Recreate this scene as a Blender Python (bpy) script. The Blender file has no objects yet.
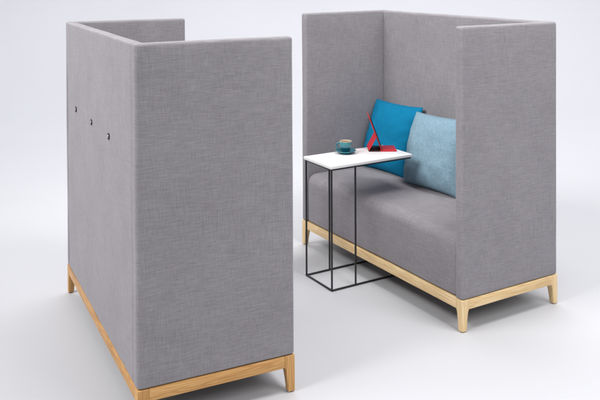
import bpy, bmesh, math, random
from mathutils import Vector, Matrix, noise

random.seed(4)
S = bpy.context.scene
COL = S.collection
PI = math.pi

# ------------------------------------------------------------------ helpers
def tag(o, label=None, cat=None, group=None, kind=None):
    if label: o['label'] = label
    if cat: o['category'] = cat
    if group: o['group'] = group
    if kind: o['kind'] = kind
    return o

def empty(name, loc, rz=0.0):
    o = bpy.data.objects.new(name, None)
    o.empty_display_size = 0.1
    COL.objects.link(o)
    o.location = loc
    o.rotation_euler = (0, 0, rz)
    return o

def build(name, bm, mat, parent=None, smooth=True, frame=None):
    """link a bmesh as one mesh object; frame = local frame (Matrix) the mesh is re-expressed in"""
    bmesh.ops.recalc_face_normals(bm, faces=bm.faces[:])
    me = bpy.data.meshes.new(name)
    if frame is not None:
        bm.transform(frame.inverted())
    bm.to_mesh(me)
    bm.free()
    for m in (mat if isinstance(mat, (list, tuple)) else [mat]):
        me.materials.append(m)
    for p in me.polygons:
        p.use_smooth = smooth
    o = bpy.data.objects.new(name, me)
    COL.objects.link(o)
    if parent: o.parent = parent
    if frame is not None: o.matrix_local = frame
    if smooth:
        me.set_sharp_from_angle(angle=math.radians(38))
    return o

def rounded_profile(pts, radii, n=6):
    """2D polygon (CCW) with a fillet radius per corner"""
    out = []
    k = len(pts)
    for i in range(k):
        p = Vector(pts[i]); a = Vector(pts[i - 1]); b = Vector(pts[(i + 1) % k])
        r = radii[i] if isinstance(radii, (list, tuple)) else radii
        u = (a - p).normalized(); v = (b - p).normalized()
        if r <= 1e-6:
            out.append(p); continue
        ang = u.angle(v)
        d = r / math.tan(ang / 2)
        c = p + (u + v).normalized() * (r / math.sin(ang / 2))
        s = p + u * d; e = p + v * d
        a0 = math.atan2(s.y - c.y, s.x - c.x); a1 = math.atan2(e.y - c.y, e.x - c.x)
        da = (a1 - a0 + PI) % (2 * PI) - PI
        for q in range(n + 1):
            t = a0 + da * q / n
            out.append(Vector((c.x + r * math.cos(t), c.y + r * math.sin(t))))
    return out

def inset(poly, d):
    k = len(poly); out = []
    for i in range(k):
        p = poly[i]
        e1 = (p - poly[i - 1]); e2 = (poly[(i + 1) % k] - p)
        if e1.length < 1e-9: e1 = e2
        if e2.length < 1e-9: e2 = e1
        n1 = Vector((-e1.y, e1.x)).normalized(); n2 = Vector((-e2.y, e2.x)).normalized()
        m = (n1 + n2)
        m = m / max(m.length_squared / 2, 0.35)
        out.append(p + m * d)
    return out

def prism(bm, poly, z0, z1, r0=0.0, r1=0.0, nz=1, n=4, M=None):
    """extrude a CCW polygon along +z from z0 to z1 with rounded rims"""
    rings = []
    if r0 > 0:
        for q in range(n + 1):
            t = PI / 2 * q / n
            rings.append((r0 * (1 - math.sin(t)), z0 + r0 * (1 - math.cos(t))))
    else:
        rings.append((0, z0))
    for q in range(1, nz):
        rings.append((0, z0 + r0 + (z1 - r1 - z0 - r0) * q / nz))
    if r1 > 0:
        for q in range(n + 1):
            t = PI / 2 * (1 - q / n)
            rings.append((r1 * (1 - math.sin(t)), z1 - r1 * (1 - math.cos(t))))
    else:
        rings.append((0, z1))
    vs = []
    for d, z in rings:
        P = inset(poly, d) if d > 0 else poly
        vs.append([bm.verts.new((p.x, p.y, z)) for p in P])
    k = len(poly)
    for a, b in zip(vs[:-1], vs[1:]):
        for i in range(k):
            j = (i + 1) % k
            bm.faces.new((a[i], a[j], b[j], b[i]))
    bm.faces.new(list(reversed(vs[0]))); bm.faces.new(vs[-1])
    if M is not None:
        for ring in vs:
            for v in ring: v.co = M @ v.co
    return vs

def box(bm, lo, hi, r=0.0, M=None):
    w, d = hi[0] - lo[0], hi[1] - lo[1]
    P = rounded_profile([(lo[0], lo[1]), (hi[0], lo[1]), (hi[0], hi[1]), (lo[0], hi[1])], r, 3)
    prism(bm, P, lo[2], hi[2], r, r, n=3, M=M)

def lathe(bm, prof, n=48, c=(0, 0, 0), close_bottom=True):
    rings = []
    for r, z in prof:
        if r < 1e-6:
            rings.append([bm.verts.new((c[0], c[1], c[2] + z))])
        else:
            rings.append([bm.verts.new((c[0] + r * math.cos(2 * PI * i / n), c[1] + r * math.sin(2 * PI * i / n), c[2] + z)) for i in range(n)])
    for a, b in zip(rings[:-1], rings[1:]):
        for i in range(n):
            j = (i + 1) % n
            if len(a) == 1 and len(b) == 1: continue
            if len(a) == 1: bm.faces.new((a[0], b[j], b[i]))
            elif len(b) == 1: bm.faces.new((a[i], a[j], b[0]))
            else: bm.faces.new((a[i], a[j], b[j], b[i]))

def tube(bm, path, radius, n=12):
    rings = []
    up0 = Vector((0, 0, 1))
    for i, p in enumerate(path):
        t = (path[min(i + 1, len(path) - 1)] - path[max(i - 1, 0)]).normalized()
        s = t.cross(Vector((0.857, -0.515, 0))).normalized()
        if s.length < 0.1: s = t.cross(up0).normalized()
        q = t.cross(s)
        rr = radius[i] if isinstance(radius, list) else radius
        rings.append([bm.verts.new(p + (s * math.cos(2 * PI * k / n) + q * math.sin(2 * PI * k / n)) * rr) for k in range(n)])
    for a, b in zip(rings[:-1], rings[1:]):
        for k in range(n):
            bm.faces.new((a[k], a[(k + 1) % n], b[(k + 1) % n], b[k]))
    bm.faces.new(list(reversed(rings[0]))); bm.faces.new(rings[-1])

def densify(poly, step):
    out = []
    for i, p in enumerate(poly):
        q = poly[(i + 1) % len(poly)]
        out.append(p)
        m = int((q - p).length / step)
        for j in range(1, m):
            out.append(p.lerp(q, j / m))
    return out

def soften(bm, seed, z0, z1, amp=0.0014):
    """padding under the cloth is never dead flat: tiny dips and swells, wavering rims"""
    for v in bm.verts:
        c = v.co
        q = Vector((c.x * 2.6 + seed, c.y * 2.6, c.z * 2.6))
        f = min(1, max(0, (c.z - z0) / 0.06))
        n1 = noise.noise_vector(q); n2 = noise.noise_vector(q * 3.1)
        c.x += (n1.x * 1.3 + n2.x * 0.45) * amp * f
        c.y += (n1.y * 1.3 + n2.y * 0.45) * amp * f
        c.z += (n1.z * 1.2 + n2.z * 0.5) * amp * f

# ------------------------------------------------------------------ materials
class NT:
    def __init__(self, name):
        self.m = bpy.data.materials.new(name)
        self.m.use_nodes = True
        self.t = self.m.node_tree
        self.b = self.t.nodes['Principled BSDF']
    def n(self, typ, **kw):
        x = self.t.nodes.new(typ)
        for k, v in kw.items():
            if k in x.inputs.keys(): x.inputs[k].default_value = v
            else: setattr(x, k, v)
        return x
    def l(self, a, b): self.t.links.new(a, b)
    def noise(self, scale_vec, scale=1.0, detail=2.0, rough=0.5, dist=0.0):
        tc = self.n('ShaderNodeTexCoord')
        mp = self.n('ShaderNodeMapping'); mp.inputs['Scale'].default_value = scale_vec
        self.l(tc.outputs['Object'], mp.inputs['Vector'])
        nz = self.n('ShaderNodeTexNoise')
        nz.inputs['Scale'].default_value = scale; nz.inputs['Detail'].default_value = detail
        nz.inputs['Roughness'].default_value = rough; nz.inputs['Distortion'].default_value = dist
        self.l(mp.outputs['Vector'], nz.inputs['Vector'])
        return nz.outputs['Fac']
    def math(self, op, a, b=None, c=None):
        x = self.n('ShaderNodeMath', operation=op)
        for i, v in enumerate((a, b, c)):
            if v is None: continue
            if isinstance(v, (int, float)): x.inputs[i].default_value = v
            else: self.l(v, x.inputs[i])
        return x.outputs[0]
    def ramp(self, fac, stops):
        r = self.n('ShaderNodeValToRGB')
        e = r.color_ramp.elements
        while len(e) < len(stops): e.new(0.5)
        for i, (p, c) in enumerate(stops):
            e[i].position = p; e[i].color = (*c, 1)
        self.l(fac, r.inputs['Fac'])
        return r.outputs['Color']
    def mix(self, fac, a, b, mode='MIX'):
        x = self.n('ShaderNodeMix', data_type='RGBA', blend_type=mode)
        for s, v in ((x.inputs['Factor'], fac), (x.inputs['A'], a), (x.inputs['B'], b)):
            if isinstance(v, (int, float)): s.default_value = v
            elif isinstance(v, tuple): s.default_value = (*v, 1)
            else: self.l(v, s)
        return x.outputs['Result']
    def bump(self, h, strength, dist, normal=None):
        b = self.n('ShaderNodeBump'); b.inputs['Strength'].default_value = strength
        b.inputs['Distance'].default_value = dist
        self.l(h, b.inputs['Height'])
        if normal is not None: self.l(normal, b.inputs['Normal'])
        return b.outputs['Normal']

def fabric(name, dark, mid, light, slub=1.0, sheen=0.45, fine=1.0, wrinkle=0.0015, lay='panel', warp=0.85):
    k = NT(name)
    # threads running one way and the other over the cloth, by how the cloth lies on its part
    va, vb = {'panel': ((18, 18, 430), (430, 430, 20)),
              'seat': ((14, 430, 430), (400, 16, 16)),
              'flat': ((60, 330, 6), (330, 40, 6))}[lay]
    va = tuple(c * fine if c > 50 else c for c in va); vb = tuple(c * fine if c > 50 else c for c in vb)
    h1 = k.noise(va, 1, 3, 0.65)
    h2 = k.noise(vb, 1, 3, 0.65)
    cloud = k.noise((5, 5, 5), 1, 4, 0.6) if lay != 'flat' else k.noise((90, 90, 90), 1, 2, 0.5)
    grain = k.noise((380, 380, 380), 1, 3, 0.7)
    a = k.math('MULTIPLY_ADD', h1, 0.66 / (1 + warp), k.math('MULTIPLY', h2, 0.66 * warp / (1 + warp)))
    a = k.math('ADD', a, k.math('MULTIPLY', cloud, 0.12))
    a = k.math('ADD', a, k.math('MULTIPLY', grain, 0.22))
    s = 0.13 * slub
    col = k.ramp(a, [(0.5 - s, dark), (0.5, mid), (0.5 + s, light)])
    k.l(col, k.b.inputs['Base Color'])
    k.b.inputs['Roughness'].default_value = 0.92
    k.b.inputs['Specular IOR Level'].default_value = 0.15
    k.b.inputs['Sheen Weight'].default_value = sheen
    k.b.inputs['Sheen Roughness'].default_value = 0.35
    k.b.inputs['Sheen Tint'].default_value = (*[min(1, c * 2.2 + .1) for c in light], 1)
    big = k.noise((3.2, 3.2, 3.2), 1, 3, 0.55)
    nb = k.bump(big, 0.5, wrinkle * 8)
    k.l(k.bump(a, 0.35, 0.0012, nb), k.b.inputs['Normal'])
    return k.m

def wood(name, c_dark, c_mid, c_light):
    """grain runs along the object's local X"""
    k = NT(name)
    oi = k.n('ShaderNodeObjectInfo')
    tc = k.n('ShaderNodeTexCoord')
    off = k.n('ShaderNodeVectorMath', operation='SCALE')
    cx = k.n('ShaderNodeCombineXYZ'); 
    for i in range(3): k.l(oi.outputs['Random'], cx.inputs[i])
    k.l(cx.outputs[0], off.inputs[0]); off.inputs['Scale'].default_value = 37.0
    add = k.n('ShaderNodeVectorMath', operation='ADD')
    k.l(tc.outputs['Object'], add.inputs[0]); k.l(off.outputs[0], add.inputs[1])
    def nz(sv, detail, dist=0.0, rough=.55):
        mp = k.n('ShaderNodeMapping'); mp.inputs['Scale'].default_value = sv
        k.l(add.outputs[0], mp.inputs['Vector'])
        n = k.n('ShaderNodeTexNoise'); n.inputs['Scale'].default_value = 1
        n.inputs['Detail'].default_value = detail; n.inputs['Distortion'].default_value = dist
        n.inputs['Roughness'].default_value = rough
        k.l(mp.outputs[0], n.inputs['Vector']); return n.outputs['Fac']
    rings = nz((2.2, 34, 34), 2, 0.8)
    rr = k.math('MULTIPLY_ADD', k.math('SINE', k.math('MULTIPLY', rings, 42)), 0.5, 0.5)
    fib = nz((7, 420, 420), 3)
    lum = nz((1.6, 9, 9), 2)
    a = k.math('MULTIPLY', rr, 0.16)
    a = k.math('ADD', a, k.math('MULTIPLY', fib, 0.42))
    a = k.math('ADD', a, k.math('MULTIPLY', lum, 0.48))
    col = k.ramp(a, [(0.34, c_dark), (0.54, c_mid), (0.74, c_light)])
    k.l(col, k.b.inputs['Base Color'])
    k.b.inputs['Roughness'].default_value = 0.45
    k.b.inputs['Specular IOR Level'].default_value = 0.35
    k.l(k.bump(fib, 0.12, 0.0006), k.b.inputs['Normal'])
    return k.m

def plain(name, col, rough=0.5, metal=0.0, spec=0.5, bumpy=0.0, vary=0.06, coat=0.0):
    k = NT(name)
    v = k.noise((30, 30, 30), 1, 4, 0.6)
    c2 = tuple(c * (1 - vary) for c in col)
    c3 = tuple(min(1, c * (1 + vary)) for c in col)
    k.l(k.ramp(v, [(0.3, c2), (0.7, c3)]), k.b.inputs['Base Color'])
    k.b.inputs['Roughness'].default_value = rough
    k.b.inputs['Metallic'].default_value = metal
    k.b.inputs['Specular IOR Level'].default_value = spec
    k.b.inputs['Coat Weight'].default_value = coat
    if bumpy:
        g = k.noise((900, 900, 900), 1, 2, 0.6)
        k.l(k.bump(g, bumpy, 0.0004), k.b.inputs['Normal'])
    return k.m

GREYS = [(0.184, 0.173, 0.187), (0.244, 0.231, 0.248), (0.312, 0.298, 0.315)]
GREY = fabric('grey_melange_fabric', *GREYS, slub=0.88)
GREY_BACK = fabric('grey_melange_back_fabric', *GREYS, slub=0.88, warp=1.5)
GREY_SEAT = fabric('grey_melange_seat_fabric', *GREYS, slub=0.88, lay='seat')
TEAL = fabric('teal_fabric', (0.000, 0.112, 0.232), (0.002, 0.152, 0.288), (0.005, 0.196, 0.365), slub=1.5, sheen=0.06, fine=1.3, lay='flat')
PALE = fabric('pale_blue_fabric', (0.122, 0.202, 0.262), (0.184, 0.286, 0.356), (0.282, 0.392, 0.458), slub=1.2, sheen=0.10, fine=1.1, lay='flat')
OAK = wood('honey_oak', (0.37, 0.172, 0.046), (0.55, 0.292, 0.098), (0.68, 0.405, 0.170))
ASH = wood('pale_ash', (0.60, 0.385, 0.175), (0.76, 0.550, 0.290), (0.85, 0.680, 0.420))
STEEL = plain('black_powder_coat', (0.012, 0.012, 0.013), 0.42, bumpy=0.15)
LAMINATE = plain('white_laminate', (0.76, 0.755, 0.76), 0.38, vary=0.015)
GLAZE = plain('teal_glaze', (0.008, 0.155, 0.195), 0.12, vary=0.18, coat=0.4)
CREAM = plain('cream_glaze', (0.50, 0.44, 0.34), 0.25, vary=0.05)
RED = plain('red_leatherette', (0.46, 0.006, 0.016), 0.42, bumpy=0.25, vary=0.06)
INNER = plain('dark_lining', (0.030, 0.006, 0.009), 0.6, bumpy=0.2)
GLASS = plain('dark_screen_glass', (0.010, 0.011, 0.014), 0.06, vary=0.02)
METAL = plain('gunmetal', (0.07, 0.066, 0.066), 0.5, metal=0.9)
NICKEL = plain('nickel', (0.55, 0.53, 0.52), 0.30, metal=0.9)
FELT = plain('black_glide', (0.03, 0.03, 0.03), 0.9)

k = NT('two_band_teal_glaze')  # teal glaze, darker over the lower half, cream at the rim
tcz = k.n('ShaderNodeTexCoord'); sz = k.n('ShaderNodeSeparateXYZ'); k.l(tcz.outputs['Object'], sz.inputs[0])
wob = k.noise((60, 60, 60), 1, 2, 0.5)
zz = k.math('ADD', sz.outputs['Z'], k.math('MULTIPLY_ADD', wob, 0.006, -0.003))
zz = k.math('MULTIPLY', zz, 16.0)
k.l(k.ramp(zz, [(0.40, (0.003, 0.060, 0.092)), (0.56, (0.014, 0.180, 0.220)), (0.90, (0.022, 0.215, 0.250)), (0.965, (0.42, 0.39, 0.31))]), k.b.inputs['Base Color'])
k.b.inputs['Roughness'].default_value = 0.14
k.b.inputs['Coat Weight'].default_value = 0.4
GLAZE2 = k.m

k = NT('coffee_foam')
f = k.noise((45, 60, 45), 1, 3, 0.6, 1.2)
k.l(k.ramp(f, [(0.38, (0.17, 0.085, 0.038)), (0.55, (0.31, 0.19, 0.105)), (0.66, (0.46, 0.34, 0.23))]), k.b.inputs['Base Color'])
k.b.inputs['Roughness'].default_value = 0.5
FOAM = k.m

k = NT('studio_floor')
f = k.noise((0.9, 0.9, 0.9), 1, 5, 0.6)
k.l(k.ramp(f, [(0.3, (0.532, 0.535, 0.558)), (0.7, (0.547, 0.550, 0.574))]), k.b.inputs['Base Color'])
k.b.inputs['Roughness'].default_value = 0.55
k.b.inputs['Specular IOR Level'].default_value = 0.25
fg = k.noise((260, 260, 260), 1, 3, 0.6)
k.l(k.bump(fg, 0.08, 0.0006), k.b.inputs['Normal'])
FLOOR = k.m

# ------------------------------------------------------------------ seamless studio floor
CAM = Vector((3.43281, -2.49497, 1.66304))
YAW, PITCH, ROLL = -1.02938, -0.01406, -0.00467
FWD = Vector((math.sin(YAW), math.cos(YAW), 0))
RGT = Vector((math.cos(YAW), -math.sin(YAW), 0))
bm = bmesh.new()
prof = [(s, 0.0) for s in (-6, -3, 0, 2, 4, 6, 8, 9.5)]
R0 = 3.0
for i in range(1, 19):
    t = PI / 2 * i / 18
    prof.append((9.5 + R0 * math.sin(t), R0 * (1 - math.cos(t))))
prof += [(12.5, 5.0), (12.5, 8.0)]
base = Vector((CAM.x, CAM.y, 0))
rows = []
for s, z in prof:
    rows.append([bm.verts.new(base + FWD * s + RGT * w + Vector((0, 0, z))) for w in (-14, -7, 0, 7, 14)])
for a, b in zip(rows[:-1], rows[1:]):
    for i in range(4):
        bm.faces.new((a[i], a[i + 1], b[i + 1], b[i]))
for fc in bm.faces: fc.normal_update()
fl = build('floor', bm, FLOOR)
tag(fl, kind='structure')

# ------------------------------------------------------------------ booth sofas
W, D, H, ZF, T = 1.410, 0.628, 1.400, 0.147, 0.050
HW = W / 2
GAP = 0.004

def make_booth(loc, rz, wood_mat, label, buttons):
    root = empty('booth_sofa', loc, rz)
    tag(root, label, 'sofa', 'high-backed booth sofas facing each other')
    z0 = ZF + GAP
    # side panels: full depth, soft outer back corner
    for s in (-1, 1):
        xo, xi = s * HW, s * (HW - T)
        pts = [(min(xo, xi), 0), (max(xo, xi), 0), (max(xo, xi), D), (min(xo, xi), D)]
        rad = [0.0135, 0.0135, 0.016 if s > 0 else 0.0, 0.016 if s < 0 else 0.0]
        P = densify(rounded_profile(pts, rad, 7), 0.03)
        b = bmesh.new(); prism(b, P, z0, H, 0.006, 0.013, nz=40, n=6); soften(b, s * 5 + rz, z0, H)
        build('side_panel', b, GREY, root)
    # back panel between them, a hair proud seam each side
    x = HW - T - 0.0008
    P = rounded_profile([(D - T + 0.001, z0), (D - 0.0004, z0), (D - 0.0004, H - 0.0006), (D - T + 0.001, H - 0.0006)], [0.004, 0.006, 0.013, 0.013], 7)
    P = densify(P, 0.03)
    b = bmesh.new()
    rings = []
    for xx, d in [(-x, 0.0014), (-x + 0.0006, 0.0005)] + [(-x + 0.002 + (2 * x - 0.004) * i / 44, 0) for i in range(45)] + [(x - 0.0006, 0.0005), (x, 0.0014)]:
        rings.append([b.verts.new((xx, p.x, p.y)) for p in (inset(P, d) if d else P)])
    for a, c in zip(rings[:-1], rings[1:]):
        for i in range(len(a)):
            j = (i + 1) % len(a)
            b.faces.new((a[i], a[j], c[j], c[i]))
    b.faces.new(rings[0]); b.faces.new(rings[-1])
    soften(b, 11 + rz, z0, H, 0.0011)
    back = build('back_panel', b, GREY_BACK, root)
    # seat: profile in the y-z plane swept along x, big soft front edge
    y0, y1, zs, xs = 0.010, D - T - 0.001, 0.432, HW - T - 0.0015
    prof = rounded_profile([(y0, z0 + 0.001), (y1, z0 + 0.001), (y1, zs), (y0, zs)], [0.008, 0.002, 0.012, 0.052], 12)
    # dense top for a soft crown
    dense = []
    for i, p in enumerate(prof):
        q = prof[(i + 1) % len(prof)]
        dense.append(p)
        m = int((q - p).length / 0.03)
        for j in range(1, m):
            dense.append(p.lerp(q, j / m))
    b = bmesh.new()
    nx = 36
    rings = []
    er = 0.012
    xsl = [(-xs, er), (-xs + er * .3, er * .3), (-xs + er, 0)] + [(-xs + er + (2 * xs - 2 * er) * i / nx, 0) for i in range(1, nx)] + [(xs - er, 0), (xs - er * .3, er * .3), (xs, er)]
    for xx, d in xsl:
        Q = inset(dense, d) if d else dense
        ring = []
        for p in Q:
            y, z = p.x, p.y
            u = (xx / xs)
            if z > 0.33:
                kk = min(1, (z - 0.33) / 0.1)
                z += kk * (0.008 * (1 - u ** 4) * math.sin(PI * min(1, max(0, (y - y0) / (y1 - y0)))) + 0.0028 * noise.noise(Vector((xx * 4, y * 4, 1.3))))
            y += 0.004 * noise.noise(Vector((xx * 3, 7.1, z * 5))) if y < 0.05 else 0
            ring.append(b.verts.new((xx, y, z)))
        rings.append(ring)
    for a, c in zip(rings[:-1], rings[1:]):
        for i in range(len(a)):
            j = (i + 1) % len(a)
            b.faces.new((a[i], a[j], c[j], c[i]))
    b.faces.new(rings[0]); b.faces.new(list(reversed(rings[-1])))
    build('seat', b, GREY_SEAT, root)
    # underside board
    b = bmesh.new(); box(b, (-HW + 0.05, 0.05, ZF - 0.03), (HW - 0.05, D - 0.05, ZF + 0.004), 0.001)
    build('base_board', b, FELT, root)
    # wooden frame: four rails between four tapered legs
    L, RH = 0.043, 0.046
    zr0, zr1 = ZF - RH, ZF
    for y0_, y1_ in ((0.0, 0.024), (D - 0.024, D)):
        b = bmesh.new(); box(b, (-HW + L + 0.0004, y0_ + 0.0006, zr0), (HW - L - 0.0004, y1_ - 0.0006, zr1), 0.0016)
        build('rail', b, wood_mat, root)
    for x0_, x1_ in ((-HW, -HW + 0.024), (HW - 0.024, HW)):
        b = bmesh.new(); box(b, (x0_ + 0.0006, L + 0.0004, zr0), (x1_ - 0.0006, D - L - 0.0004, zr1), 0.0016)
        build('rail', b, wood_mat, root, frame=Matrix.Rotation(PI / 2, 4, 'Z'))
    for sx in (-1, 1):
        for sy in (0, 1):
            cx, cy = sx * HW, sy * D
            ix, iy = -sx, (1 if sy == 0 else -1)
            b = bmesh.new()
            rings = []
            secs = [(0.004, 0.0255, 0.0), (0.0055, 0.0275, 0), (0.03, 0.0295, 0), (0.06, 0.0325, 0), (0.085, 0.0360, 0), (0.096, 0.0390, 0), (zr0 + 0.002, L, 0), (ZF - 0.0015, L, 0), (ZF, L - 0.0015, 0.0015)]
            secs[0] = (0.004, 0.0255, 0.0015)
            for z, w, o in secs:
                pts = [(0 + o, 0 + o), (w, 0 + o), (w, w), (0 + o, w)]
                P = rounded_profile(pts, 0.0022, 3)
                rings.append([b.verts.new((cx + ix * p.x, cy + iy * p.y, z)) for p in P])
            for a, c in zip(rings[:-1], rings[1:]):
                for i in range(len(a)):
                    j = (i + 1) % len(a)
                    b.faces.new((a[i], a[j], c[j], c[i]))
            b.faces.new(rings[0]); b.faces.new(rings[-1])
            fr = Matrix.Translation((cx, cy, 0)) @ Matrix.Rotation(-PI / 2, 4, 'Y')
            lg = build('leg', b, wood_mat, root, frame=fr)
            b = bmesh.new(); lathe(b, [(0, 0), (0.0075, 0), (0.0085, 0.001), (0.0085, 0.0042), (0, 0.0042)], 20, (cx + ix * 0.0135, cy + iy * 0.0135, 0))
            g = build('glide', b, FELT, lg, frame=fr)
            g.matrix_local = Matrix()
    # metal snap eyelets in a row on the back
    if buttons:
        for bx in (0.425, 0.060, -0.280):
            M = Matrix.Translation((bx, D - 0.001, 0.990)) @ Matrix.Rotation(-PI / 2, 4, 'X')
            b = bmesh.new()
            lathe(b, [(0.0075, 0.0), (0.0122, 0.0), (0.0130, 0.0012), (0.0130, 0.0040), (0.0118, 0.0054), (0.0105, 0.0058), (0.0092, 0.0052), (0.0086, 0.0035), (0.0075, 0.003)], 32)
            b.transform(M)
            e = build('eyelet', b, METAL, back)
            b = bmesh.new()
            lathe(b, [(0.0, 0.0), (0.0072, 0.0), (0.0072, 0.0050), (0.0058, 0.0064), (0, 0.0069)], 24)
            b.transform(M)
            build('stud', b, NICKEL, e)
    return root

make_booth((0, 0, 0), 0.0, ASH, 'grey high-backed booth sofa on pale ash legs with open front, blue cushions on its seat', False)
make_booth((0.03447, -0.84443, 0), 3.05484, OAK, 'grey high-backed booth sofa on honey oak legs, its back with three metal eyelets', True)

# ------------------------------------------------------------------ cushions
def make_cushion(name, label, mat, w, h, t, centre, lean, turn, roll, seed):
    root_o = None
    n = 44
    b = bmesh.new()
    def pt(u, v, side):
        fx = (1 - abs(u) ** 2.6); fy = (1 - abs(v) ** 2.6)
        th = t / 2 * max(0, fx * fy) ** 0.52
        # edges drawn in between the corners, corners stick out
        px = u * (w / 2) * (1 - 0.048 * (1 - v * v) * abs(u) ** 3)
        py = v * (h / 2) * (1 - 0.048 * (1 - u * u) * abs(v) ** 3)
        q = Vector((u * 2.1 + seed, v * 2.1, side * 3.0))
        edge = min(1, max(0, 1 - max(abs(u), abs(v))) * 6)
        wr = 0.009 * noise.noise(q * 0.7) + 0.003 * noise.noise(q * 2.0) + 0.005 * abs(noise.noise(Vector((u * 1.2 + v * 2.6, v * 0.9 - u * 2.2, seed))))
        # puckers running in from the seam and corners
        ang = math.atan2(v, u)
        rad = max(abs(u), abs(v))
        puck = 0.0050 * math.sin(ang * 17 + 3 * noise.noise(q) + seed) * max(0, rad - 0.45) ** 1.2
        # a diagonal slump crease towards the corners
        cr = 0.012 * math.exp(-((u - v * 0.9) * 5) ** 2) * max(0, rad - .5)
        z = side * (th + edge * (wr + puck - cr))
        return Vector((px, py, z + 0.006 * noise.noise(Vector((u * 1.3, v * 1.3, seed)))))
    grid = {}
    for side in (1, -1):
        for i in range(n + 1):
            for j in range(n + 1):
                u = -1 + 2 * i / n; v = -1 + 2 * j / n
                # denser near the seam
                u = math.sin(u * PI / 2) * .55 + u * .45; v = math.sin(v * PI / 2) * .55 + v * .45
                bord = i in (0, n) or j in (0, n)
                if bord and side == -1:
                    grid[(side, i, j)] = grid[(1, i, j)]
                else:
                    grid[(side, i, j)] = b.verts.new(pt(u, v, side))
    for side in (1, -1):
        for i in range(n):
            for j in range(n):
                b.faces.new([grid[(side, *q)] for q in ((i, j), (i + 1, j), (i + 1, j + 1), (i, j + 1))])
    seam = [grid[(1, i, 0)].co.copy() for i in range(n)] + [grid[(1, n, j)].co.copy() for j in range(n)] + [grid[(1, i, n)].co.copy() for i in range(n, 0, -1)] + [grid[(1, 0, j)].co.copy() for j in range(n, 0, -1)]
    o = build(name, b, mat)
    for p in o.data.polygons: p.use_smooth = True
    b = bmesh.new()
    tube(b, seam + [seam[0]], 0.0022, 8)
    sm = build('seam', b, mat, o)
    # local z -> towards the sitter (-y), local y -> up
    M = Matrix.Rotation(turn, 4, 'Z') @ Matrix.Rotation(PI / 2 - lean, 4, 'X') @ Matrix.Rotation(roll, 4, 'Z')
    o.matrix_world = Matrix.Translation(centre) @ M
    tag(o, label, 'cushion', 'scatter cushions on the sofa')
    return o

make_cushion('cushion', 'bright teal blue cushion leaning in the inner corner behind the small table', TEAL, 0.422, 0.424, 0.165,
             Vector((-0.444, 0.480, 0.638)), math.radians(17), math.radians(3), math.radians(0.3), 2.3)
make_cushion('cushion', 'pale blue flecked cushion leaning beside the bright teal one', PALE, 0.464, 0.412, 0.185,
             Vector((0.012, 0.444, 0.637)), math.radians(16.5), math.radians(0), math.radians(2.4), 5.9)

# ------------------------------------------------------------------ C-shaped side table
TZ = 0.650
tb = empty('side_table', (-0.130, -0.17, 0))
tag(tb, 'narrow white-topped side table on a black wire frame pulled over the sofa seat', 'table')
def tpart(name, bm_, mat):
    bm_.transform(Matrix.Translation((0.130, 0.17, 0)))
    return build(name, bm_, mat, tb)
X0, X1, Y0, Y1, YM = -0.2585, 0.0005, -0.2490, 0.272, -0.100
q = 0.0088
b = bmesh.new(); box(b, (X0 - 0.006, Y0 - 0.006, TZ - 0.0155), (X1 + 0.006, Y1 + 0.006, TZ), 0.0022)
tpart('tabletop', b, LAMINATE)
def hoop(z0, z1):
    b = bmesh.new()
    box(b, (X0, Y0, z0), (X0 + q, Y1, z1), 0.001)
    box(b, (X1 - q, Y0, z0), (X1, Y1, z1), 0.001)
    box(b, (X0 + q - .0005, Y0 + .0003, z0 + .0003), (X1 - q + .0005, Y0 + q, z1 - .0003), 0.001)
    box(b, (X0 + q - .0005, Y1 - q, z0 + .0003), (X1 - q + .0005, Y1 - .0003, z1 - .0003), 0.001)
    return b
tpart('top_frame', hoop(TZ - 0.0155 - q, TZ - 0.01551), STEEL)
tpart('base_frame', hoop(0.0, q), STEEL)
for lx in (X0, X1 - q):
    for ly in (Y0, YM):
        b = bmesh.new(); box(b, (lx + .0004, ly + .0004, q - .0006), (lx + q - .0004, ly + q - .0004, TZ - 0.0155 - q + .0006), 0.001)
        tpart('leg', b, STEEL)

# ------------------------------------------------------------------ cup and saucer
cx, cy = -0.207, -0.018
b = bmesh.new()
lathe(b, [(0, 0.003), (0.021, 0.003), (0.022, 0), (0.026, 0), (0.027, 0.003), (0.040, 0.006), (0.054, 0.0125), (0.0575, 0.0155), (0.0568, 0.0172), (0.053, 0.0158), (0.040, 0.0095), (0.026, 0.0068), (0.024, 0.0058), (0, 0.0055)], 64)
sa = build('saucer', b, GLAZE)
sa.location = (cx, cy, TZ)
tag(sa, 'round teal glazed saucer on the white tabletop under the coffee cup', 'saucer')
cup = empty('cup', (cx, cy, TZ + 0.0059))
tag(cup, 'small teal glazed cup of frothy coffee standing on a saucer', 'cup')
b = bmesh.new()
lathe(b, [(0, 0.002), (0.019, 0.002), (0.0200, 0), (0.0225, 0), (0.0235, 0.002), (0.0260, 0.008), (0.0285, 0.018), (0.0315, 0.034), (0.0335, 0.050), (0.0345, 0.0595), (0.0340, 0.0610), (0.0328, 0.0605)], 64)
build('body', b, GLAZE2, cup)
b = bmesh.new()
lathe(b, [(0.0328, 0.0605), (0.0318, 0.0560), (0.0300, 0.040), (0.0260, 0.016), (0.020, 0.008), (0, 0.006)], 64)
build('lining', b, CREAM, cup)
b = bmesh.new()
lathe(b, [(0, 0.0572), (0.012, 0.0573), (0.024, 0.0570), (0.0300, 0.0566), (0.0319, 0.0560), (0.0310, 0.0535), (0, 0.0530)], 64)
build('coffee', b, FOAM, cup)
hd = Vector((-0.66, -0.75, 0)).normalized()
b = bmesh.new()
path = []
for i in range(15):
    t = -PI * 0.56 + PI * 1.12 * i / 14
    path.append(hd * (0.0300 + 0.0205 * math.cos(t)) + Vector((0, 0, 0.034 + 0.0175 * math.sin(t))))
tube(b, path, 0.0038, 12)
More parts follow.
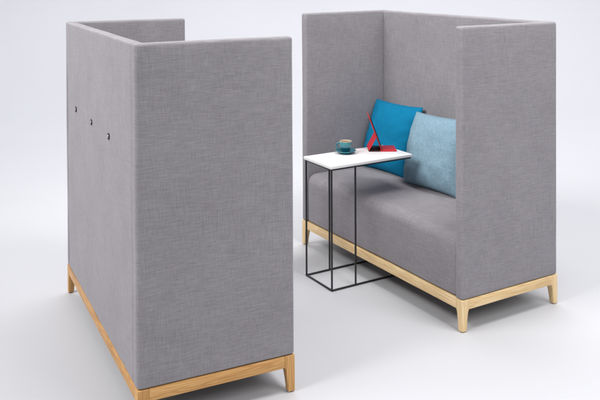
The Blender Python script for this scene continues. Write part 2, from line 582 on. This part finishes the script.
build('handle', b, GLAZE, cup)

# ------------------------------------------------------------------ tablet in red folding case
tc = empty('tablet', (-0.185, 0.205, TZ))
tag(tc, 'tablet in a red folding case propped up on the white tabletop', 'tablet')
ax = RGT.copy()                      # case opens along this
dp = FWD.copy()                      # width of the case
near0 = Vector((-0.164, 0.108, TZ))  # near end of the hinge foot
WD = 0.138
def tl(a, d, z): return near0 + ax * a + dp * d + Vector((0, 0, z))
def slab(bm_, a0, z0, a1, z1, th, d0=0.0, d1=WD, r=0.0012):
    """a thin rounded board whose side profile runs from (a0,z0) to (a1,z1)"""
    e = Vector((a1 - a0, z1 - z0)); Lg = e.length; e.normalize(); nn = Vector((-e.y, e.x))
    M = Matrix(((ax.x * e.x, dp.x, ax.x * nn.x, 0), (ax.y * e.x, dp.y, ax.y * nn.x, 0), (e.y, 0, nn.y, 0), (0, 0, 0, 1)))
    M = Matrix.Translation(near0 + ax * a0 + Vector((0, 0, z0))) @ M
    P = rounded_profile([(0, d0), (Lg, d0), (Lg, d1), (0, d1)], 0.006, 4)
    prism(bm_, P, 0, th, r, r, n=2, M=M)
def cpart(name, bm_, mat):
    bm_.transform(Matrix.Translation(-Vector(tc.location)))
    return build(name, bm_, mat, tc)
b = bmesh.new(); slab(b, 0.066, 0.0002, 0.156, 0.0002, 0.0050)
cpart('front_flap', b, RED)
b = bmesh.new(); slab(b, 0.000, 0.0002, 0.0655, 0.0002, 0.0040)
cpart('inner_flap', b, INNER)
b = bmesh.new(); slab(b, 0.074, 0.0055, 0.004, 0.196, 0.0035)
bc = cpart('back_cover', b, RED)
# the tablet body sits on the sitter's side of the cover
e = Vector((0.004 - 0.074, 0.196 - 0.0055)).normalized(); nn = Vector((e.y, -e.x))
o0 = Vector((0.074, 0.0055)) + nn * 0.0052
b = bmesh.new(); slab(b, o0.x + e.x * 0.004, o0.y + e.y * 0.004, o0.x + e.x * 0.196, o0.y + e.y * 0.196, 0.0050, 0.002, WD - 0.002)
body = cpart('screen', b, GLASS)
b = bmesh.new(); slab(b, 0.0015, 0.0042, 0.0440, 0.0800, 0.0022)
cpart('support_flap', b, RED)

# ------------------------------------------------------------------ studio light
w = bpy.data.worlds.new('World'); S.world = w; w.use_nodes = True
bg = w.node_tree.nodes['Background']
bg.inputs['Color'].default_value = (0.93, 0.95, 1.0, 1)
bg.inputs['Strength'].default_value = 0.45

def softbox(name, loc, target, sx, sy, power, col=(1, 1, 1), spread=180):
    l = bpy.data.lights.new(name, 'AREA'); l.shape = 'RECTANGLE'; l.size = sx; l.size_y = sy
    l.energy = power; l.color = col; l.spread = math.radians(spread)
    o = bpy.data.objects.new(name, l); COL.objects.link(o)
    o.location = loc
    o.rotation_euler = (Vector(target) - Vector(loc)).to_track_quat('-Z', 'Y').to_euler()
    return o
softbox('softbox', (-0.3, -5.6, 5.4), (-0.05, 0.0, 1.15), 4.0, 3.4, 125, (1.0, 0.985, 0.965), 80)   # gridded key
softbox('softbox', (1.35, 0.1, 3.9), (0.0, 0.2, 0.6), 0.9, 0.9, 66, (1.0, 0.99, 0.98))
softbox('softbox', (4.7, 0.9, 4.3), (0.0, 0.2, 0.9), 3.0, 2.6, 145, (1.0, 0.99, 0.98))
pt = base + FWD * 10.0 + Vector((0, 0, 7.4))
softbox('added_backdrop_light', pt, base + FWD * 11.2, 16, 5, 850, (0.985, 0.985, 1.0))  # unseen lamp, added to brighten the backdrop and far floor

# ------------------------------------------------------------------ camera
cam = bpy.data.cameras.new('camera'); co = bpy.data.objects.new('camera', cam); COL.objects.link(co)
F = Vector((math.cos(PITCH) * math.sin(YAW), math.cos(PITCH) * math.cos(YAW), math.sin(PITCH)))
r_ = Vector((math.cos(YAW), -math.sin(YAW), 0)); u_ = r_.cross(F)
c_, s_ = math.cos(ROLL), math.sin(ROLL)
r2 = r_ * c_ + u_ * s_; u2 = -r_ * s_ + u_ * c_
Mx = Matrix((r2, u2, -F)).transposed().to_4x4()
co.matrix_world = Matrix.Translation(CAM) @ Mx
cam.sensor_fit = 'HORIZONTAL'; cam.sensor_width = 36
cam.lens = 800.13 / 600 * 36
cam.shift_x = 0.0
cam.shift_y = -219.36 / 600
cam.clip_end = 200
S.camera = co

S.render.engine = 'CYCLES'
S.cycles.use_denoising = True
S.cycles.max_bounces = 8
S.cycles.diffuse_bounces = 5
S.view_settings.view_transform = 'Standard'
S.view_settings.look = 'None'
S.view_settings.exposure = 0.0
S.view_settings.gamma = 1.0
